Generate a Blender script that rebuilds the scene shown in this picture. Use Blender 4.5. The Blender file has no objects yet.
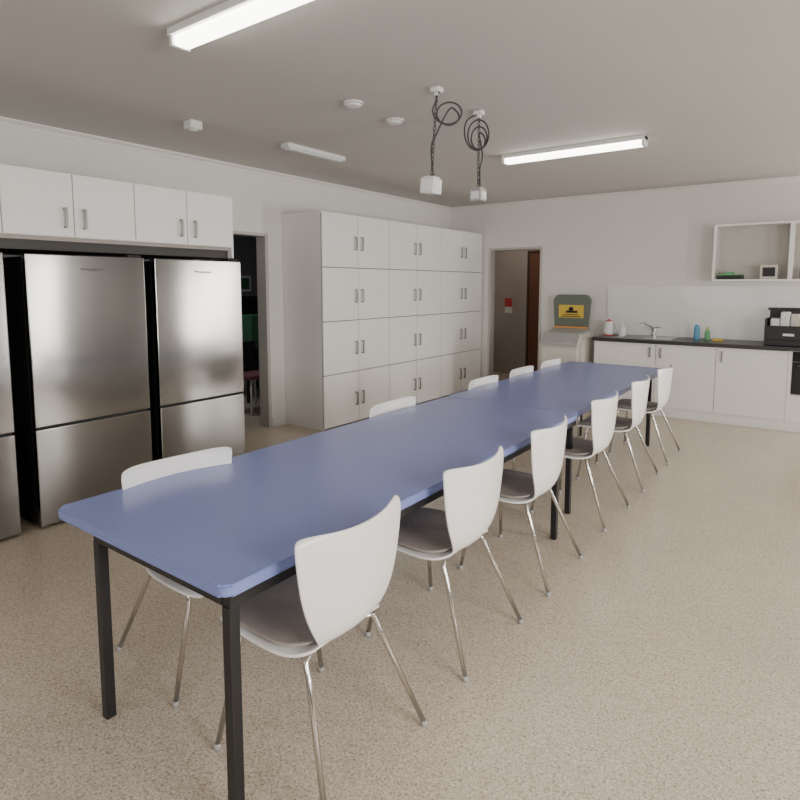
import bpy, bmesh, math, random
from mathutils import Vector, Matrix
random.seed(3)
COL=bpy.context.scene.collection
# ---------------------------------------------------------------- materials
def mat(name,col,rough=.5,metal=0,noise=0,nscale=8,stretch=(1,1,1),bump=0,bscale=None,emit=None,estr=0,trans=0,spec=None,coat=0,nrough=0,bdist=.01):
    m=bpy.data.materials.new(name);m.use_nodes=True;nt=m.node_tree;b=nt.nodes['Principled BSDF']
    b.inputs['Base Color'].default_value=(*col,1);b.inputs['Roughness'].default_value=rough;b.inputs['Metallic'].default_value=metal
    if spec is not None:b.inputs['Specular IOR Level'].default_value=spec
    b.inputs['Coat Weight'].default_value=coat
    b.inputs['Transmission Weight'].default_value=trans
    if emit:
        b.inputs['Emission Color'].default_value=(*emit,1);b.inputs['Emission Strength'].default_value=estr
    tc=nt.nodes.new('ShaderNodeTexCoord');mp=nt.nodes.new('ShaderNodeMapping');mp.inputs['Scale'].default_value=stretch
    nt.links.new(tc.outputs['Object'],mp.inputs[0])
    n=nt.nodes.new('ShaderNodeTexNoise');n.inputs['Scale'].default_value=nscale;n.inputs['Detail'].default_value=4
    nt.links.new(mp.outputs[0],n.inputs['Vector'])
    if True:
        r=nt.nodes.new('ShaderNodeMapRange');r.inputs[3].default_value=1-noise;r.inputs[4].default_value=1+noise
        nt.links.new(n.outputs['Fac'],r.inputs[0])
        mx=nt.nodes.new('ShaderNodeVectorMath');mx.operation='SCALE';mx.inputs[0].default_value=col
        nt.links.new(r.outputs[0],mx.inputs['Scale']);nt.links.new(mx.outputs[0],b.inputs['Base Color'])
    if nrough:
        r=nt.nodes.new('ShaderNodeMapRange');r.inputs[3].default_value=rough-nrough;r.inputs[4].default_value=rough+nrough
        nt.links.new(n.outputs['Fac'],r.inputs[0]);nt.links.new(r.outputs[0],b.inputs['Roughness'])
    if bump:
        n2=n
        if bscale:
            n2=nt.nodes.new('ShaderNodeTexNoise');n2.inputs['Scale'].default_value=bscale;n2.inputs['Detail'].default_value=.0;nt.links.new(mp.outputs[0],n2.inputs['Vector'])
        bp=nt.nodes.new('ShaderNodeBump');bp.inputs['Strength'].default_value=bump;bp.inputs['Distance'].default_value=bdist
        nt.links.new(n2.outputs['Fac'],bp.inputs['Height']);nt.links.new(bp.outputs[0],b.inputs['Normal'])
    return m
M={}
M['wall']=mat('wall_paint',(.81,.785,.76),.75,noise=.03,nscale=2)
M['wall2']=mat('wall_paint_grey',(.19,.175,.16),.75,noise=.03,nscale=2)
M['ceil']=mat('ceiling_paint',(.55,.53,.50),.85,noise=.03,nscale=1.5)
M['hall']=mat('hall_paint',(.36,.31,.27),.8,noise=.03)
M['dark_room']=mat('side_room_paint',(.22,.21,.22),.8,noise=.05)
M['cab']=mat('white_laminate',(.90,.885,.865),.35,noise=.015,nscale=3)
M['cabin']=mat('cabinet_interior',(.60,.57,.53),.6,noise=.03)
M['gapshade']=mat('cabinet_gap_shade',(.06,.055,.05),.6,noise=.03)  # near-black on white carcasses, paints the shade seen in gaps
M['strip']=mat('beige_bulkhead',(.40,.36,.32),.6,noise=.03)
M['blue']=mat('blue_laminate',(.215,.265,.57),.27,noise=.05,nscale=60,spec=.6)
M['blueedge']=mat('blue_edge',(.225,.275,.585),.3,noise=.02)
M['black']=mat('black_metal',(.012,.012,.014),.4,noise=.1)
M['shell']=mat('cream_plastic',(.92,.91,.885),.26,noise=.02)
M['pad']=mat('taupe_seat_pad',(.38,.33,.295),.85,noise=.12,nscale=80,bump=.3)
M['chrome']=mat('chrome',(.62,.60,.57),.18,metal=1,noise=.03)
M['steel']=mat('polished_stainless',(.29,.28,.268),.17,metal=1,noise=.015,nscale=3,stretch=(1,1.5,.3),bump=.4,bscale=1.8,bdist=.014)
M['sinksteel']=mat('sink_stainless',(.55,.55,.54),.3,metal=1,noise=.04)
M['fbody']=mat('fridge_body_black',(.010,.010,.011),.6,noise=.05)
M['handle']=mat('satin_nickel',(.33,.32,.31),.3,metal=1,noise=.03)
M['wtop']=mat('dark_worktop',(.035,.03,.03),.35,noise=.5,nscale=120)
M['splash']=mat('white_glass_splash',(.84,.84,.82),.25,noise=.01,coat=.2)
M['wood']=mat('red_brown_door',(.15,.060,.032),.4,noise=.25,nscale=5,stretch=(8,8,.6))
M['jamb']=mat('dark_jamb',(.06,.04,.035),.5,noise=.1)
M['frame']=mat('pale_door_frame',(.55,.52,.49),.5,noise=.03)
M['fix']=mat('white_fixture',(.75,.75,.73),.5,noise=.02)
M['tube']=mat('light_diffuser',(1,1,1),.5,emit=(1,.96,.86),estr=10)
M['cable']=mat('grey_cable',(.05,.05,.05),.5,noise=.1)
M['grey']=mat('grey_plastic',(.40,.40,.39),.5,noise=.05)
M['bin']=mat('pale_plastic',(.66,.63,.57),.5,noise=.05)
M['lid']=mat('grey_green_plastic',(.15,.175,.15),.45,noise=.05)
M['yellow']=mat('yellow_sticker',(.75,.52,.07),.5,noise=.03)
M['orange']=mat('orange_strip',(.75,.33,.07),.5,noise=.03)
M['white']=mat('white_plastic',(.8,.8,.8),.4,noise=.02)
M['red']=mat('red_plastic',(.50,.06,.05),.4,noise=.03)
M['maroon']=mat('maroon_fabric',(.22,.08,.09),.8,noise=.1)
M['bottleblue']=mat('blue_liquid',(.12,.36,.58),.2,noise=.03)
M['green']=mat('green_plastic',(.16,.45,.20),.4,noise=.05)
M['dgreen']=mat('dark_green_plastic',(.06,.18,.09),.5,noise=.05)
M['glassblk']=mat('black_glass',(.01,.01,.012),.1,noise=.02)
M['text']=mat('logo_grey',(.12,.12,.12),.4,noise=.02)
M['clear']=mat('frosted_glass',(.75,.8,.8),.15,noise=.01)
# floor
m=bpy.data.materials.new('speckled_vinyl');m.use_nodes=True;nt=m.node_tree;b=nt.nodes['Principled BSDF'];M['floor']=m
tc=nt.nodes.new('ShaderNodeTexCoord')
def cr(stops):
    r=nt.nodes.new('ShaderNodeValToRGB');e=r.color_ramp.elements
    e[0].position,e[0].color=stops[0];e[1].position,e[1].color=stops[-1]
    for p,c in stops[1:-1]:
        k=e.new(p);k.color=c
    return r
n1=nt.nodes.new('ShaderNodeTexNoise');n1.inputs['Scale'].default_value=125;n1.inputs['Detail'].default_value=3
r1=cr([(.31,(.27,.21,.155,1)),(.42,(.51,.43,.335,1)),(.55,(.60,.52,.415,1)),(.70,(.76,.68,.57,1))])
v=nt.nodes.new('ShaderNodeTexVoronoi');v.inputs['Scale'].default_value=125
r2=cr([(.0,(.46,.42,.38,1)),(.20,(1,1,1,1))])
n3=nt.nodes.new('ShaderNodeTexNoise');n3.inputs['Scale'].default_value=1.2
r3=cr([(.3,(.95,.95,.95,1)),(.7,(1.05,1.04,1.03,1))])
for n in(n1,v,n3):nt.links.new(tc.outputs['Object'],n.inputs['Vector'])
nt.links.new(n1.outputs['Fac'],r1.inputs[0]);nt.links.new(v.outputs['Distance'],r2.inputs[0]);nt.links.new(n3.outputs['Fac'],r3.inputs[0])
def mul(a,c):
    x=nt.nodes.new('ShaderNodeMix');x.data_type='RGBA';x.blend_type='MULTIPLY';x.inputs[0].default_value=1
    nt.links.new(a,x.inputs[6]);nt.links.new(c,x.inputs[7]);return x.outputs[2]
nt.links.new(mul(mul(r1.outputs[0],r2.outputs[0]),r3.outputs[0]),b.inputs['Base Color']);b.inputs['Roughness'].default_value=.28
# ---------------------------------------------------------------- helpers
def link(name,me,mats,parent=None,loc=(0,0,0),smooth=False):
    o=bpy.data.objects.new(name,me);COL.objects.link(o)
    for k in(mats if isinstance(mats,(list,tuple)) else [mats]):me.materials.append(M[k])
    o.location=loc
    if parent:o.parent=parent
    if smooth:
        for p in me.polygons:p.use_smooth=True
    return o
def bm_done(bm,name,mats,parent=None,loc=None,smooth=False):
    bmesh.ops.recalc_face_normals(bm,faces=bm.faces)
    if loc is None:
        xs=[v.co for v in bm.verts];c=Vector([(min(q[i] for q in xs)+max(q[i] for q in xs))/2 for i in range(3)])
    else:c=Vector(loc)
    bmesh.ops.translate(bm,verts=bm.verts,vec=-c)
    me=bpy.data.meshes.new(name);bm.to_mesh(me);bm.free()
    return link(name,me,mats,parent,c,smooth)
def addbox(bm,x0,x1,y0,y1,z0,z1,bev=0,seg=2,mi=0):
    t=bmesh.new();bmesh.ops.create_cube(t,size=1)
    for q in t.verts:q.co=Vector(((x0+x1)/2+q.co.x*(x1-x0),(y0+y1)/2+q.co.y*(y1-y0),(z0+z1)/2+q.co.z*(z1-z0)))
    if bev:bmesh.ops.bevel(t,geom=list(t.edges),offset=bev,segments=seg,affect='EDGES',profile=.6)
    for f in t.faces:f.material_index=mi
    me=bpy.data.meshes.new('t');t.to_mesh(me);t.free();bm.from_mesh(me);bpy.data.meshes.remove(me)
def boxes(name,lst,mats,parent=None,bev=0,seg=2):
    bm=bmesh.new()
    for l in lst:addbox(bm,*l[:6],bev=bev,seg=seg,mi=l[6] if len(l)>6 else 0)
    return bm_done(bm,name,mats,parent)
def box(name,x0,x1,y0,y1,z0,z1,m,parent=None,bev=0,seg=2):return boxes(name,[(x0,x1,y0,y1,z0,z1)],m,parent,bev,seg)
def addtube(bm,pts,r,n=10,closed=False,mi=0):
    pts=[Vector(p) for p in pts];N=len(pts);rings=[];prev=None
    for i,p in enumerate(pts):
        if closed:d=pts[(i+1)%N]-pts[i-1]
        else:d=pts[min(i+1,N-1)]-pts[max(i-1,0)]
        if d.length<1e-6:d=Vector((0,0,1))
        d.normalize()
        if prev is None:
            a=Vector((0,0,1)) if abs(d.z)<.9 else Vector((1,0,0));u=d.cross(a).normalized()
        else:u=(prev-d*prev.dot(d)).normalized()
        prev=u;w=d.cross(u);rr=r[i] if isinstance(r,(list,tuple)) else r
        rings.append([bm.verts.new(p+(u*math.cos(t)+w*math.sin(t))*rr) for t in [2*math.pi*k/n for k in range(n)]])
    for i in range(N if closed else N-1):
        A=rings[i];B=rings[(i+1)%N]
        for k in range(n):
            f=bm.faces.new((A[k],A[(k+1)%n],B[(k+1)%n],B[k]));f.material_index=mi;f.smooth=True
    if not closed:
        bm.faces.new(rings[0][::-1]).material_index=mi;bm.faces.new(rings[-1]).material_index=mi
def tube(name,pts,r,m,parent=None,n=10,closed=False):
    bm=bmesh.new();addtube(bm,pts,r,n,closed);return bm_done(bm,name,m,parent)
def lathe(name,prof,m,parent=None,c=(0,0),n=24):
    bm=bmesh.new();rings=[]
    for r,z in prof:
        r=max(r,.0005);rings.append([bm.verts.new((c[0]+r*math.cos(2*math.pi*k/n),c[1]+r*math.sin(2*math.pi*k/n),z)) for k in range(n)])
    for A,B in zip(rings,rings[1:]):
        for k in range(n):
            f=bm.faces.new((A[k],A[(k+1)%n],B[(k+1)%n],B[k]))
    bm.faces.new(rings[0][::-1]);bm.faces.new(rings[-1]);return bm_done(bm,name,m,parent)
def bez(pts,k=6):
    P=[Vector(p) for p in pts];P=[P[0]]+P+[P[-1]];o=[]
    for i in range(1,len(P)-2):
        for j in range(k):
            t=j/k;a,b_,c,d=P[i-1:i+3]
            o.append(.5*((2*b_)+(c-a)*t+(2*a-5*b_+4*c-d)*t*t+(3*b_-a-3*c+d)*t**3))
    o.append(P[-2]);return o
def thing(name,label,cat,loc=(0,0,0),group=None,rot=0):
    e=bpy.data.objects.new(name,None);e.empty_display_size=.1;COL.objects.link(e);e.location=loc;e.rotation_euler=(0,0,rot)
    e['label']=label;e['category']=cat
    if group:e['group']=group
    return e
def tag(o,label,cat,group=None):
    o['label']=label;o['category']=cat
    if group:o['group']=group
    return o
def clone(root,loc,rot=None,label=None):
    def rec(o,par):
        c=o.copy();COL.objects.link(c)
        if par:
            c.parent=par;c.matrix_parent_inverse=o.matrix_parent_inverse.copy()
        for k in list(o.children):rec(k,c)
        return c
    n=rec(root,None);n.location=loc
    if rot is not None:n.rotation_euler=(0,0,rot)
    if label:n['label']=label
    return n
def struct(o):o['kind']='structure';return o
def text(name,s,size,m,parent,loc,rot,ext=.001):
    cu=bpy.data.curves.new(name,'FONT');cu.body=s;cu.size=size;cu.extrude=ext;cu.align_x='CENTER';cu.align_y='CENTER'
    t=bpy.data.objects.new('tmp',cu);COL.objects.link(t)
    dg=bpy.context.evaluated_depsgraph_get();me=bpy.data.meshes.new_from_object(t.evaluated_get(dg));bpy.data.objects.remove(t)
    me.materials.clear();o=link(name,me,m,parent,loc);o.rotation_euler=rot;return o
# ---------------------------------------------------------------- room
XW,YW,H=-4.93,8.0,2.75;XR,YB=2.4,-2.6
struct(box('floor',-8,XR+.12,YB-.12,10.5,-.1,0,'floor'))
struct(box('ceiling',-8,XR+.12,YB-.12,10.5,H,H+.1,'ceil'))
struct(boxes('wall_left',[(XW-.12,XW,YB,3.45,0,H),(XW-.12,XW,4.29,YW,0,H),(XW-.12,XW,3.45,4.29,2.08,H)],'wall'))
struct(boxes('wall_far',[(XW-.12,-4.20,YW,YW+.12,0,H),(-3.41,XR,YW,YW+.12,0,H),(-4.20,-3.41,YW,YW+.12,2.08,H)],'wall'))
def winwall(name,axis,c0,c1,a0,a1,wins):
    L=[];cur=a0
    def ad(p,q,z0,z1):
        L.append((c0,c1,p,q,z0,z1) if axis=='x' else (p,q,c0,c1,z0,z1))
    for w0,w1,z0,z1 in wins:
        ad(cur,w0,0,H);ad(w0,w1,0,z0);ad(w0,w1,z1,H);cur=w1
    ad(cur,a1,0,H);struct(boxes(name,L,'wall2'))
WR=[(.2,2.0,.9,2.2),(4.0,4.35,.1,2.2),(7.15,7.85,.1,2.2)];WB=[(-3.6,-1.9,.9,2.2),(-.6,1.8,.9,2.2)]
winwall('wall_right','x',XR,XR+.12,YB,YW+.12,WR);winwall('wall_back','y',YB-.12,YB,XW-.12,XR+.12,WB)
wi=0
def frame(a0,a1,z0,z1,axis,c):
    global wi;wi+=1;t=.05
    S=[(a0,a0+t,z0,z1),(a1-t,a1,z0,z1),(a0,a1,z0,z0+t),(a0,a1,z1-t,z1)]
    L=[((c-.03,c+.03,p,q,r,s) if axis=='x' else (p,q,c-.03,c+.03,r,s)) for p,q,r,s in S]
    struct(boxes('window_%d'%wi,L,'white'))
for w in WR:frame(*w,'x',XR+.06)
for w in WB:frame(*w,'y',YB-.06)
def prism(name,pts2,axis,a0,a1,m):
    bm=bmesh.new()
    f=lambda a,p:(p[0],a,p[1]) if axis=='y' else (a,p[0],p[1])
    A=[bm.verts.new(f(a0,p)) for p in pts2];B=[bm.verts.new(f(a1,p)) for p in pts2];n=len(pts2)
    bm.faces.new(A);bm.faces.new(B[::-1])
    for i in range(n):bm.faces.new((A[i],A[(i+1)%n],B[(i+1)%n],B[i]))
    return struct(bm_done(bm,name,m))
prism('trim_1',[(XW,2.695),(XW+.012,2.695),(XW+.022,2.72),(XW+.055,2.738),(XW+.055,2.75),(XW,2.75)],'y',YB,YW,'wall')
prism('trim_2',[(YW,2.695),(YW-.012,2.695),(YW-.022,2.72),(YW-.055,2.738),(YW-.055,2.75),(YW,2.75)],'x',XW,XR,'wall')
struct(boxes('baseboard_left',[(XW,XW+.012,YB,3.41,0,.09),(XW,XW+.012,4.33,4.51,0,.09)],'white'))
struct(boxes('baseboard_far',[(-3.36,-2.45,YW-.012,YW,0,.09)],'white'))
struct(boxes('trim_3',[(XW-.13,XW+.012,4.27,4.31,0,2.10),(XW-.13,XW+.012,3.43,3.46,0,2.10),(XW-.13,XW+.012,3.46,4.27,2.07,2.10)],'frame'))
struct(boxes('trim_4',[(-4.225,-4.195,YW-.012,YW+.13,0,2.10),(-3.415,-3.385,YW-.012,YW+.13,0,2.10),(-4.195,-3.415,YW-.012,YW+.13,2.07,2.10)],'frame'))
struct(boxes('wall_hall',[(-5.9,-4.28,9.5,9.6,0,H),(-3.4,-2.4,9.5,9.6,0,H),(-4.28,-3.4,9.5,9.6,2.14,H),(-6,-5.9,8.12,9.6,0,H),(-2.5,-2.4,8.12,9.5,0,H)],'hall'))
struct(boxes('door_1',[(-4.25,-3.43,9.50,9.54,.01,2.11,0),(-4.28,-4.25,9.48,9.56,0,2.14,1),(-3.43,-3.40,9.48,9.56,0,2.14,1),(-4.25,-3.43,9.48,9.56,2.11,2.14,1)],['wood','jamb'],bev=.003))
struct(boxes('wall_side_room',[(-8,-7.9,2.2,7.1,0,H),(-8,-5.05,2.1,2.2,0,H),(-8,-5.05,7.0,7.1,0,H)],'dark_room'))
# ---------------------------------------------------------------- fridges
def fridge(y0,y1):
    w=y1-y0
    f=thing('refrigerator','tall stainless steel refrigerator with bottom freezer drawer, black sides','refrigerator',(-4.36,(y0+y1)/2,0),'stainless refrigerators')
    h=w/2
    box('body',-.38,.31,-h+.008,h-.008,.015,1.73,'fbody',f,.006)
    for a in(-.3,.2):
        for q in(-h+.05,h-.1):box('foot',a,a+.05,q,q+.05,0,.015,'fbody',f)
    boxes('door',[(.330,.38,-h,h,.66,1.745,0),(.315,.331,-h,h,.66,1.745,1)],['steel','fbody'],f,.006,3)
    boxes('freezer_drawer',[(.330,.38,-h,h,.02,.645,0),(.315,.331,-h,h,.02,.645,1)],['steel','fbody'],f,.006,3)
    boxes('drawer_gap',[(.31,.36,-h+.01,h-.01,.645,.66)],'fbody',f)
    box('hinge_cover',.25,.36,h-.11,h-.01,1.745,1.765,'fbody',f,.004)
    text('logo','Westinghouse',.027,'text',f,(.381,.02,1.655),(math.pi/2,0,math.pi/2))
    return f
F=fridge(1.57,2.34)
clone(F,(-4.36,.69+.38,0));clone(F,(-4.36,2.425+.38,0))
# ---------------------------------------------------------------- cabinets
def handle(parent,c,L,out):
    o=Vector(out);c=Vector(c);h=L/2;bm=bmesh.new();w=.008
    def bb(a,b_):
        lo=[min(a[i],b_[i]) for i in range(3)];hi=[max(a[i],b_[i]) for i in range(3)];addbox(bm,lo[0],hi[0],lo[1],hi[1],lo[2],hi[2],.0015,1)
    s=Vector((o.y,o.x,0));s=Vector((abs(s.x),abs(s.y),0))*w
    bb(c+o*.02-s-Vector((0,0,h)),c+o*.034+s+Vector((0,0,h)))
    for z in(-h+.007,h-.007):bb(c-s+Vector((0,0,z-.007)),c+o*.022+s+Vector((0,0,z+.007)))
    return bm_done(bm,'handle','handle',parent)
def door_x(parent,xf,y0,y1,z0,z1,hy,hz,L=.13,g=.003):
    d=box('door',xf,xf+.018,y0+g,y1-g,z0+.002,z1-.002,'cab',parent,.0015,1)
    loc=d.location
    handle(d,(xf+.018-loc.x,hy-loc.y,hz-loc.z),L,(1,0,0));return d
def tall(y):
    W=1.15;c=thing('storage_cabinet','tall white laminate storage cabinet with eight small doors','cabinet',(-4.62,y+W/2,0),'white storage cabinets along the wall')
    x0=-.305
    L=[(x0,.272,-W/2,-W/2+.018,0,2.32),(x0,.272,W/2-.018,W/2,0,2.32),(x0,.275,-W/2+.018,W/2-.018,2.302,2.32),(x0,x0+.01,-W/2+.018,W/2-.018,0.02,2.302)]
    zs=[.012+i*.577 for i in range(5)]
    for z in zs[:4]:L.append((x0+.01,.27,-W/2+.018,W/2-.018,z,z+.018,1))
    for z in zs[1:4]:L.append((.26,.273,-W/2+.001,W/2-.001,z-.004,z+.018,1))  # dark strips paint shade behind the door seams
    L.append((x0+.01,.272,-.012,.012,.03,2.302,1))
    L.append((.262,.2725,-W/2+.001,-W/2+.012,.02,2.30,1))
    L.append((.262,.2725,W/2-.012,W/2-.001,.02,2.30,1))
    boxes('body',L,['cab','gapshade'],c)
    for i in range(4):
        z0,z1=zs[i],zs[i+1]
        for s in(0,1):
            y0=-W/2+s*W/2;door_x(c,.274,y0,y0+W/2,z0+.002,z1-.002,-.055 if s==0 else .055,(z0+z1)/2-.02,.15,.004)
    return c
T=tall(4.52)
for i in(1,2):clone(T,(-4.62,4.52+1.15*i+.575,0))
def upper(y):
    W=.835;c=thing('wall_cabinet','white double door cupboard above the refrigerators','cabinet',(-4.45,y+W/2,1.80),'cupboards above the refrigerators')
    boxes('body',[(-.475,.418,-W/2,W/2,.06,.46),(.414,.42,-.01,.01,.065,.455,2),(-.475,.40,-W/2,W/2,.035,.06,1),(-.475,.37,-W/2,W/2,-.025,.035,2)],['cab','strip','gapshade'],c)  # lowest dark panel is added as painted shade above the fridges
    for s in(0,1):
        y0=-W/2+s*W/2;door_x(c,.422,y0,y0+W/2,.06,.465,-.06 if s==0 else .06,.06+.12,.13)
    return c
U=upper(1.47)
for i in(-1,1):clone(U,(-4.45,1.47+.835*i+.835/2,1.80))
struct(box('trim_5',XW,-4.03,3.142,3.16,1.775,2.265,'cab'))
def door_y(parent,yf,x0,x1,z0,z1,hx,hz,L=.12):
    d=box('door',x0+.003,x1-.003,yf-.018,yf,z0,z1,'cab',parent,.0015,1);loc=d.location
    if hx is not None:handle(d,(hx-loc.x,yf-.018-loc.y,hz-loc.z),L,(0,-1,0))
def base(x0,x1,doors,label):
    c=thing('base_cabinet',label,'cabinet',((x0+x1)/2,7.7,0),'white kitchen base cabinets')
    w=(x1-x0)/2
    L=[(-w,w,-.268,.29,0,.11),(-w,w,-.265,.29,.11,.13),(-w,-w+.018,-.265,.29,.13,.868),(w-.018,w,-.265,.29,.13,.868),(-w+.018,w-.018,.27,.29,.13,.868)]
    for a,b_,hx in doors[1:]:L.append((a-(x0+x1)/2-.009,a-(x0+x1)/2+.009,-.268,-.2,.13,.868,1))
    L.append((-w+.018,w-.018,-.268,-.255,.80,.868,1))  # darkened edge paints shade into the gaps around the doors
    boxes('body',L,['cab','gapshade'],c)
    for a,b_,hx in doors:door_y(c,-.272,a-(x0+x1)/2,b_-(x0+x1)/2,.115,.86,None if hx is None else hx-(x0+x1)/2,.76)
    return c
base(-2.42,-1.05,[(-2.42,-1.69,-1.75),(-1.69,-1.05,-1.63)],'white double door base cabinet under the sink')
base(-1.05,-.37,[(-1.05,-.37,-.99)],'white single door base cabinet under the dark worktop')
c=thing('oven_cabinet','white cabinet with black built-in oven','oven',(0,7.7,0))
boxes('body',[(-.37,.35,-.268,.29,0,.868),(-.37,-.335,-.29,-.268,.115,.86),(.315,.35,-.29,-.268,.115,.86),(-.335,.315,-.29,-.268,.115,.40)],'cab',c)
box('oven_door',-.33,.31,-.30,-.272,.41,.75,'glassblk',c,.004)
box('control_panel',-.33,.31,-.30,-.272,.755,.86,'glassblk',c,.004)
tube('handle',[(-.28,-.30,.72),(-.28,-.335,.72),(.26,-.335,.72),(.26,-.30,.72)],.008,'handle',c,8)
tag(boxes('worktop',[(-2.44,-2.225,7.36,7.998,.870,.908),(-1.545,.35,7.36,7.998,.870,.908),(-2.225,-1.545,7.36,7.475,.870,.908),(-2.225,-1.545,7.895,7.998,.870,.908)],'wtop'),'long dark speckled worktop over the white base cabinets','worktop')
s=thing('sink','stainless steel sink set in the dark worktop','sink',(-1.885,7.685,.908))
bm=bmesh.new()
for l in [(-.338,-.32,-.205,.205,-.005,.004),(.32,.338,-.205,.205,-.005,.004),(-.32,.32,-.205,-.19,-.035,.004),(-.32,.32,.19,.205,-.035,.004),(-.32,-.315,-.19,.19,-.035,0),(.0,.32,-.19,.19,-.004,0),(-.32,.0,-.19,.19,-.036,-.032)]:addbox(bm,*l)
bm_done(bm,'basin','sinksteel',s)
t=thing('kitchen_tap','chrome mixer tap with curved spout beside the sink','tap',(-1.84,7.945,.909))
lathe('base',[(.026,0),(.026,.02),(.02,.03),(.02,.09),(.018,.10)],'chrome',t)
tube('spout',bez([(0,0,.07),(-.03,-.05,.13),(-.08,-.13,.17),(-.10,-.19,.16),(-.105,-.2,.135)]),.013,'chrome',t)
tube('lever',[(0,0,.10),(.03,-.02,.115),(.09,-.05,.12)],.009,'chrome',t)
tag(box('splashback',-2.45,.35,7.985,7.999,.91,1.545,'splash',None,.002),'glossy white splashback panel behind the worktop','splashback')
def shelf(x0,x1):
    w=(x1-x0)/2
    c=thing('wall_shelf','white open box shelf fixed above the splashback','shelf',((x0+x1)/2,7.82,1.60),'open wall shelves')
    boxes('frame',[(-w,-w+.02,-.17,.178,0,.64),(w-.02,w,-.17,.178,0,.64),(-w+.02,w-.02,-.17,.178,.62,.64),(-w+.02,w-.02,-.17,.178,0,.02)],'cab',c)
    box('back_panel',-w+.02,w-.02,.16,.178,.02,.62,'cabin',c)
shelf(-1.17,-.42);shelf(-.42,.33)
o=thing('food_container','black tray with green lid on the open shelf','container',(-1.0,7.8,1.62))
box('tray',-.13,.13,-.09,.09,0,.045,'black',o,.01);boxes('lid',[(-.125,.125,-.085,.085,.046,.058),(-.06,.03,-.04,.04,.058,.085)],'green',o,.004)
o=thing('small_appliance','small grey and white boxed appliance on the open shelf','box',(-.62,7.8,1.62))
box('casing',-.085,.085,-.08,.08,0,.16,'bin',o,.008);boxes('front_panel',[(-.06,.06,-.084,-.079,.03,.13),(-.03,.03,-.09,-.084,.06,.1)],'black',o,.002)
o=thing('glass_jar','small dark jar with red lid on the open shelf','jar',(-.29,7.75,1.62))
lathe('jar_body',[(.035,0),(.045,.01),(.045,.09),(.035,.11)],'black',o);lathe('lid',[(.037,.11),(.037,.13),(.03,.132)],'red',o)
Z=.908
o=thing('kettle','white electric kettle with red base on the worktop','kettle',(-2.34,7.72,Z))
lathe('jug',[(.055,.015),(.062,.03),(.058,.10),(.046,.18),(.044,.185)],'white',o);lathe('base',[(.062,0),(.064,.012),(.05,.015)],'red',o)
lathe('lid',[(.044,.185),(.04,.198),(.012,.202),(.012,.215),(.0,.217)],'red',o)
tube('handle',bez([(.05,0,.16),(.10,0,.165),(.105,0,.10),(.058,0,.04)]),.008,'white',o)
o=thing('spray_bottle','translucent white plastic bottle with pump top','bottle',(-2.17,7.72,Z))
lathe('bottle_body',[(.038,0),(.042,.01),(.042,.11),(.015,.145),(.015,.16)],'clear',o);lathe('pump',[(.017,.16),(.017,.175),(.006,.178),(.006,.20)],'white',o)
o=thing('dish_soap_bottle','blue dishwashing liquid bottle on the worktop','bottle',(-1.31,7.72,Z))
lathe('bottle_body',[(.028,0),(.033,.01),(.033,.14),(.024,.17),(.012,.185)],'bottleblue',o);lathe('cap',[(.014,.185),(.014,.20),(.008,.205),(.006,.23)],'white',o)
o=thing('detergent_bottle','small green bottle with yellow cap on the worktop','bottle',(-1.20,7.75,Z))
lathe('bottle_body',[(.026,0),(.03,.01),(.03,.10),(.013,.13)],'green',o);lathe('cap',[(.015,.13),(.015,.15),(.01,.155)],'yellow',o)
tag(box('sponge',-1.13,-1.03,7.66,7.72,Z,Z+.03,'yellow',None,.006),'yellow cleaning sponge on the worktop','sponge')
o=thing('plastic_crate','black plastic crate filled with white packets on the worktop','crate',(-.385,7.6,Z))
boxes('crate_body',[(-.22,.22,-.16,.16,0,.012),(-.22,-.20,-.16,.16,0,.29),(.20,.22,-.16,.16,0,.29),(-.2,.2,-.16,-.142,0,.21),(-.2,.2,.142,.16,0,.38),(-.22,.22,.14,.165,.37,.40),(-.21,.21,-.17,-.145,.195,.215),(-.2,.2,-.164,-.16,.06,.07)],'black',o,.004)
boxes('badge',[(-.05,.05,-.168,-.160,.11,.135)],'white',o)
for nm,x,m_,h in(('packet',-.13,'white',.29),('packet',-.04,'white',.36),('packet',.05,'bin',.34),('packet',.13,'yellow',.31)):
    tag(box(nm,-.385+x-.042,-.385+x+.042,7.48,7.66,Z+.013,Z+h,m_,None,.012),('yellow' if m_=='yellow' else 'white' if m_=='white' else 'beige')+' food packet standing in the black crate','packet','packets in the crate')
# ---------------------------------------------------------------- chest with raised lid
o=thing('storage_chest','pale plastic chest with sloping front and raised grey-green lid','chest',(-2.80,7.5,0))
bm=bmesh.new()
prof=[(-.28,.03),(-.30,.80),(-.20,.93),(.24,.97),(.24,.03)]
A=[bm.verts.new((-.28,y,z)) for y,z in prof];B=[bm.verts.new((.28,y,z)) for y,z in prof]
bm.faces.new(A);bm.faces.new(B[::-1])
for i in range(5):bm.faces.new((A[i],A[(i+1)%5],B[(i+1)%5],B[i]))
bmesh.ops.bevel(bm,geom=list(bm.edges),offset=.05,segments=4,affect='EDGES')
bm_done(bm,'body','bin',o)
boxes('base',[(-.24,.24,-.25,.20,0,.04)],'black',o)
bm=bmesh.new();prof=[(-.305,.80),(-.30,.835),(-.20,.945),(.20,.985),(.20,.955),(-.19,.915),(-.28,.82),(-.285,.80)]
A=[bm.verts.new((-.235,y,z)) for y,z in prof];B=[bm.verts.new((.235,y,z)) for y,z in prof]
bm.faces.new(A);bm.faces.new(B[::-1])
for i in range(8):bm.faces.new((A[i],A[(i+1)%8],B[(i+1)%8],B[i]))
bm_done(bm,'hatch','grey',o)
bm=bmesh.new();P=[]
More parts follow.
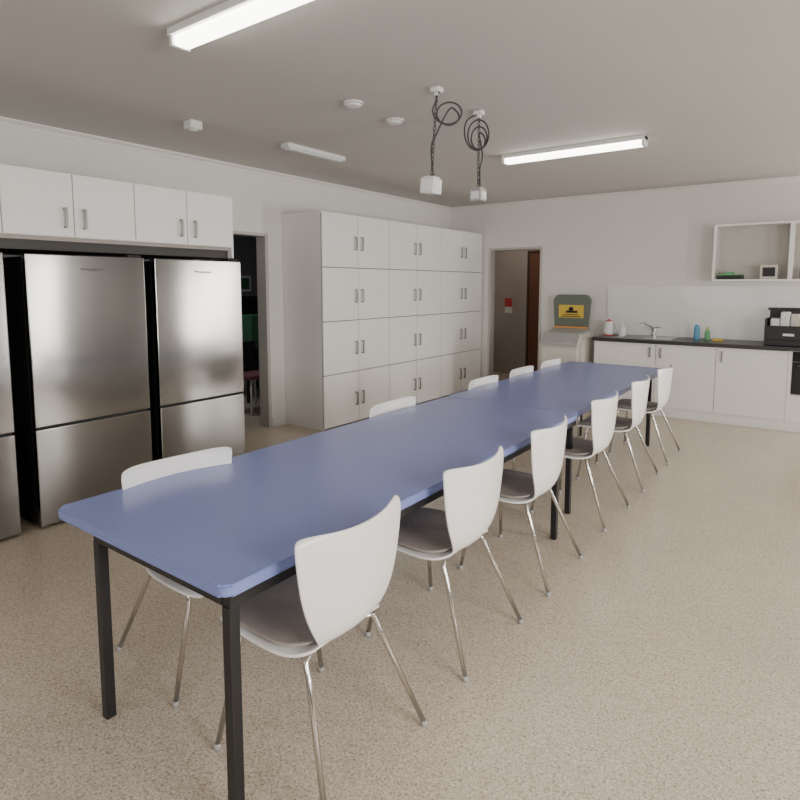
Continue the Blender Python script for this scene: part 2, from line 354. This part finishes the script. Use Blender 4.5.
for cx,cz,a in((.11,1.34,0),(-.22,1.34,90)):
    for k in range(7):
        t_=math.radians(a+15*k);P.append((cx+.09*math.cos(t_),cz+.09*math.sin(t_)))
P+=[(-.29,1.0),(.17,1.0)]
A=[bm.verts.new((x,.27,z)) for x,z in P];B=[bm.verts.new((x,.31,z)) for x,z in P];n=len(P)
bm.faces.new(A);bm.faces.new(B[::-1])
for i in range(n):bm.faces.new((A[i],A[(i+1)%n],B[(i+1)%n],B[i]))
bm_done(bm,'lid','lid',o)
bm=bmesh.new();addbox(bm,-.23,.11,.262,.269,1.12,1.29);bm_done(bm,'sticker','yellow',o)
bm=bmesh.new()
addtube(bm,[(-.06,.2605,1.235),(-.06,.2620,1.235)],.033,16);addbox(bm,-.13,.03,.259,.262,1.185,1.215);addbox(bm,-.20,.08,.259,.262,1.132,1.142);addbox(bm,-.17,.05,.259,.262,1.155,1.165)
bm_done(bm,'sticker_mark','black',o)
boxes('orange_strip',[(-.27,.17,.20,.26,.975,1.005)],'orange',o,.006)
# ---------------------------------------------------------------- tables
def rrect(x0,x1,y0,y1,r,n=6):
    P=[]
    for cx,cy,a in((x1-r,y1-r,0),(x0+r,y1-r,90),(x0+r,y0+r,180),(x1-r,y0+r,270)):
        for k in range(n+1):
            t=math.radians(a+90*k/n);P.append((cx+r*math.cos(t),cy+r*math.sin(t)))
    return P
def table(name_lab,x0,x1,y0,y1,lx0,lx1,ly0,ly1,r=.03):
    cx,cy=(x0+x1)/2,(y0+y1)/2
    t=thing('dining_table',name_lab,'table',(cx,cy,0),'blue tables joined end to end')
    bm=bmesh.new();P=rrect(x0-cx,x1-cx,y0-cy,y1-cy,r)
    lo=[bm.verts.new((x,y,.696)) for x,y in P];hi=[bm.verts.new((x,y,.732)) for x,y in P];n=len(P)
    bm.faces.new(hi);bm.faces.new(lo[::-1])
    for i in range(n):
        f=bm.faces.new((lo[i],lo[(i+1)%n],hi[(i+1)%n],hi[i]));f.material_index=1
    ed=[e for e in bm.edges if abs(e.verts[0].co.z-e.verts[1].co.z)<1e-6]
    bmesh.ops.bevel(bm,geom=ed,offset=.007,segments=3,affect='EDGES')
    bm_done(bm,'tabletop',['blue','blueedge'],t)
    a,b_,c_,d=lx0-cx,lx1-cx,ly0-cy,ly1-cy;k=.0175
    boxes('frame',[(a+k,b_-k,c_-k,c_+k,.662,.696),(a+k,b_-k,d-k,d+k,.662,.696),(a-k,a+k,y0-cy+.02 if y0<2 else c_-k,d+k,.662,.696),(b_-k,b_+k,y0-cy+.02,y1-cy-.02,.662,.696)],'black',t,.002)
    for x in(a,b_):
        for y in(c_,d):box('leg',x-k,x+k,y-k,y+k,0,.662,'black',t,.003)
table('long blue laminate table with black steel legs, nearer the door',-2.285,-1.29,.95,3.685,-2.03,-1.312,.985,3.38)
table('long blue laminate table with black steel legs, by the kitchen',-2.295,-1.315,3.698,6.25,-2.06,-1.395,3.83,5.95)
# ---------------------------------------------------------------- chairs (face -X)
def sheet(name,prof,hw,bowf,m,parent,us=None,th=.011):
    bm=bmesh.new();rows=[]
    us=us or [-1,-.96,-.86,-.66,-.44,-.22,0,.22,.44,.66,.86,.96,1]
    for i,(x,z) in enumerate(prof):
        row=[]
        for s in us:
            y=s*hw[i];dx,dz=bowf(i/(len(prof)-1),s)
            row.append(bm.verts.new((x+dx,y,z+dz)))
        rows.append(row)
    for i in range(len(rows)-1):
        for j in range(len(us)-1):bm.faces.new((rows[i][j],rows[i][j+1],rows[i+1][j+1],rows[i+1][j]))
    o=bm_done(bm,name,m,parent,smooth=True)
    s=o.modifiers.new('t','SOLIDIFY');s.thickness=th;s.offset=0
    s=o.modifiers.new('s','SUBSURF');s.levels=1;s.render_levels=2
    return o
def chair(loc,rot,label):
    c=thing('dining_chair',label,'chair',loc,'white shell dining chairs',rot)
    sheet('seat',[(-.30,.408),(-.296,.42),(-.27,.431),(-.16,.432),(-.04,.424),(.04,.422),(.09,.427),(.125,.444)],[.165,.19,.214,.226,.226,.216,.192,.158],
          lambda t,s:(0,-.012*s**4+.014*s*s),'shell',c)
    sheet('backrest',[(.122,.440),(.145,.462),(.161,.495),(.171,.54),(.177,.60),(.182,.67),(.188,.73),(.193,.775),(.195,.803),(.196,.814),(.196,.818)],
          [.125,.148,.171,.197,.221,.237,.246,.251,.251,.245,.232],
          lambda t,s:(-.066*s*s*(.25+.75*t),.012*s*s*(t>.65)*(1-abs(s)**10)),'shell',c)
    sheet('seat_pad',[(-.285,.438),(-.265,.446),(-.15,.449),(-.04,.443),(.04,.442),(.10,.452)],[.155,.195,.212,.212,.205,.155],lambda t,s:(0,.006*s*s),'pad',c,[-1,-.9,-.5,0,.5,.9,1],.012)
    for sx in(-1,1):
        for sy in(-1,1):
            tx=.09 if sx>0 else -.215;fx=.25 if sx>0 else -.25
            pts=[(tx*.35,sy*.05,.398),(tx*.9,sy*.145,.403),(tx,sy*.165,.392),(tx+(fx-tx)*.12,sy*.172,.35),(fx,sy*.25,.012)]
            q=bez(pts[:4],4)+[Vector(pts[4])]
            l=tube('leg',q,.0095,'chrome',c,10)
            k=tube('foot_cap',[(fx,sy*.2497,.0),(fx,sy*.2497,.022)],.0115,'grey',l,10)
            k.location=Vector(k.location)-Vector(l.location)
    boxes('support_plate',[(-.10,.05,-.10,.10,.400,.412)],'black',c,.003)
    return c
WL='white plastic shell chair with chrome legs, '
C=chair((-1.335,1.37,0),0,WL+'at the table end')
for x,y,r,l in[(-1.335,2.165,-.01,'tucked under the table'),(-1.33,2.96,.02,'tucked under the table'),(-1.34,3.93,-.02,'tucked under the table'),(-1.345,4.82,.02,'tucked under the table'),(-1.35,5.67,0,'tucked under the table')]:
    clone(C,(x,y,0),r,WL+l)
for x,y,r,l in[(-2.10,1.43,-.11,'pushed in facing the room'),(-2.16,3.06,0,'pushed in facing the room'),(-2.15,4.28,0,'pushed in facing the room'),(-2.15,5.01,0,'pushed in facing the room'),(-2.15,5.70,0,'pushed in facing the room')]:
    k=clone(C,(x,y,0),math.pi+r,WL+l);k.scale=(1,1,.96 if y>2 else .985)
# ---------------------------------------------------------------- ceiling items
def batten(x0,x1,y,grp='fluorescent ceiling lights'):
    w=(x1-x0)/2
    c=thing('ceiling_light','long white fluorescent batten light glowing on the ceiling','light',((x0+x1)/2,y,H),grp)
    boxes('housing',[(-w,w,-.06,.06,-.035,0),(-w,-w+.025,-.05,.05,-.08,0),(w-.025,w,-.05,.05,-.08,0)],'fix',c,.004)
    box('diffuser',-w+.025,w-.025,-.042,.042,-.078,-.036,'tube',c,.016,3)
batten(-2.60,-1.33,1.75);batten(-2.57,-1.31,5.13)
for x,y in((-2.64,3.07),(-2.67,3.56)):
    o=thing('smoke_detector','round white smoke detector on the ceiling','smoke detector',(x,y,H),'ceiling detectors')
    lathe('base',[(.065,0),(.068,-.012),(.06,-.014)],'fix',o);lathe('sensor_head',[(.05,-.014),(.048,-.026),(.03,-.03),(.0,-.031)],'fix',o)
o=thing('motion_sensor','small square white motion sensor on the ceiling','sensor',(-3.88,2.71,H))
box('casing',-.045,.045,-.05,.05,-.06,0,'fix',o,.008);lathe('lens',[(.028,-.06),(.024,-.068),(.0,-.07)],'white',o)
o=thing('emergency_light','slim white emergency light strip on the ceiling','light',(-3.83,3.92,H))
box('housing',-.05,.05,-.36,.36,-.04,0,'fix',o,.008);box('lens',-.03,.03,-.33,.33,-.05,-.039,'clear',o,.004)
def pendant(x,y,L,loops,lab,lean=0,bs=.05,bmat='fix'):
    c=thing('pendant_power_outlet',lab,'power outlet',(x,y,H),'hanging power outlets')
    c.rotation_euler=(0,lean,0)
    boxes('ceiling_plate',[(-.03,.03,-.03,.03,-.03,-.003),(-.012,.012,-.012,.012,-.05,-.03)],'fix',c,.004)
    bm=bmesh.new();z=-.05;k=0
    while z>-L:
        P=[]
        for i in range(10):
            t=2*math.pi*i/10;a=.008*math.cos(t);q=.016*math.sin(t)
            P.append((a,0,z-.012+q) if k%2 else (0,a,z-.012+q))
        addtube(bm,P,.0028,5,True);z-=.026;k+=1
    bm_done(bm,'chain','cable',c)
    tube('cable',bez(loops+[(.012,.006,-L)],8),.0055,'cable',c,8)
    boxes('socket_box',[(-bs,bs,-bs,bs,-L-2.1*bs,-L-.012),(-bs*.8,bs*.8,-bs*.8,bs*.8,-L-.012,-L)],bmat,c,.008)
    boxes('outlet_face',[(-bs*.7,bs*.7,-bs-.003,-bs,-L-bs*1.8,-L-.03),(bs,bs+.003,-bs*.7,bs*.7,-L-bs*1.8,-L-.03)],'white',c,.001)
def lp(cx,cz,r,n,sq=.85,sx=1,tilt=.5,ph=2.4,dr=.12):
    o=[]
    for i in range(n*8):
        t=2*math.pi*i/8+ph;rr=r*(1-dr*(i/8));o.append((cx+(rr*math.cos(t))*.8*sx,.01+.012*(i/8)+rr*math.cos(t)*tilt,cz+rr*sq*math.sin(t)-.02*(i/8)))
    return o
pendant(-2.03,3.14,.53,[(.02,0,-.02),(.0,0,-.07)]+lp(.08,-.14,.10,2,.8,dr=.22)+[(.02,.0,-.27),(-.015,0,-.36)],'white hanging power outlet box on chain with coiled cable',.07,.05)
pendant(-2.06,3.72,.52,[(.02,0,-.02)]+lp(-.02,-.14,.095,3,1.3,dr=.2)+[(.03,.0,-.30),(.012,0,-.40)],'grey hanging power outlet box on chain, looped cable',0,.045,'grey')
# ---------------------------------------------------------------- hall notice + side room things
o=thing('wall_notice','small red and white notice on the hallway wall','notice',(-4.62,9.498,1.2))
box('board',-.07,.07,-.008,0,-.13,.13,'bin',o);boxes('red_band',[(-.07,.07,-.011,-.008,-.02,.13)],'red',o)
o=thing('framed_picture','small white framed picture on the dark wall','picture',(-7.898,6.35,1.58))
boxes('frame',[(0,.02,-.17,.17,-.13,.13)],'white',o,.003);boxes('artwork',[(.02,.024,-.13,.13,-.09,.09)],'dgreen',o)
o=thing('office_desk','dark desk holding boxes in the next room','desk',(-6.6,5.45,0))
boxes('desktop',[(-.45,.45,-.45,.45,.71,.74)],'jamb',o,.004)
for x in(-.41,.41):
    for y in(-.41,.41):box('leg',x-.02,x+.02,y-.02,y+.02,0,.71,'black',o)
tag(box('storage_box',-6.6,-6.3,5.2,5.5,.742,1.15,'dgreen',None,.01),'dark green storage box on the desk','box')
tag(box('monitor',-6.78,-6.74,5.3,5.85,.742,1.4,'black',None,.01),'black screen standing on the desk','monitor')
o=thing('office_chair','chair with maroon seat and pale legs in the next room','chair',(-5.75,4.75,0))
box('seat',-.22,.22,-.22,.22,.43,.48,'maroon',o,.02);box('backrest',-.22,-.18,-.2,.2,.48,.85,'black',o,.015)
for x in(-.2,.2):
    for y in(-.2,.2):tube('leg',[(x,y,0),(x*.9,y*.9,.43)],.012,'white',o,8)
# ---------------------------------------------------------------- lights
def area(name,loc,tgt,sx,sy,e,col=(1,1,1)):
    l=bpy.data.lights.new(name,'AREA');l.shape='RECTANGLE';l.size=sx;l.size_y=sy;l.energy=e;l.color=col
    o=bpy.data.objects.new(name,l);COL.objects.link(o);o.location=loc
    o.rotation_euler=(Vector(tgt)-Vector(loc)).to_track_quat('-Z','Y').to_euler();return o
day=(1,.965,.92)
for (a,b_,z0,z1),e in zip(WR,(125,65,100)):
    area('window_light',(XR+.0,(a+b_)/2,(z0+z1)/2),(0,(a+b_)/2+(.8 if e==125 else 0),(z0+z1)/2-1.0),b_-a-.1,z1-z0-.1,e,day)
for (a,b_,z0,z1),e in zip(WB,(22,46)):
    area('window_light',((a+b_)/2,YB+.0,(z0+z1)/2),((a+b_)/2,3,(z0+z1)/2-2.0),b_-a-.1,z1-z0-.1,e,day)
area('hall_fill',(-4.2,8.8,H-.05),(-4.2,8.8,0),.6,.6,6,(1,.9,.8))  # added fill for the corridor, no fitting modelled
area('side_room_fill',(-6.2,4.2,H-.05),(-6.2,4.2,0),.6,.6,11,(.9,.95,1))  # added fill to brighten the side room, source unseen
w=bpy.data.worlds.new('World');bpy.context.scene.world=w;w.use_nodes=True
w.node_tree.nodes['Background'].inputs[0].default_value=(.85,.92,1,1);w.node_tree.nodes['Background'].inputs[1].default_value=1.2
# ---------------------------------------------------------------- camera
cd=bpy.data.cameras.new('Camera');cam=bpy.data.objects.new('Camera',cd);COL.objects.link(cam)
cam.location=(0,0,1.55);cam.rotation_euler=(math.radians(90-5.79),0,math.radians(36.34))
cd.sensor_width=36;cd.lens=36*591.5/800;cd.shift_y=-(400-345.5)/800
cd.clip_start=.02
bpy.context.scene.camera=cam
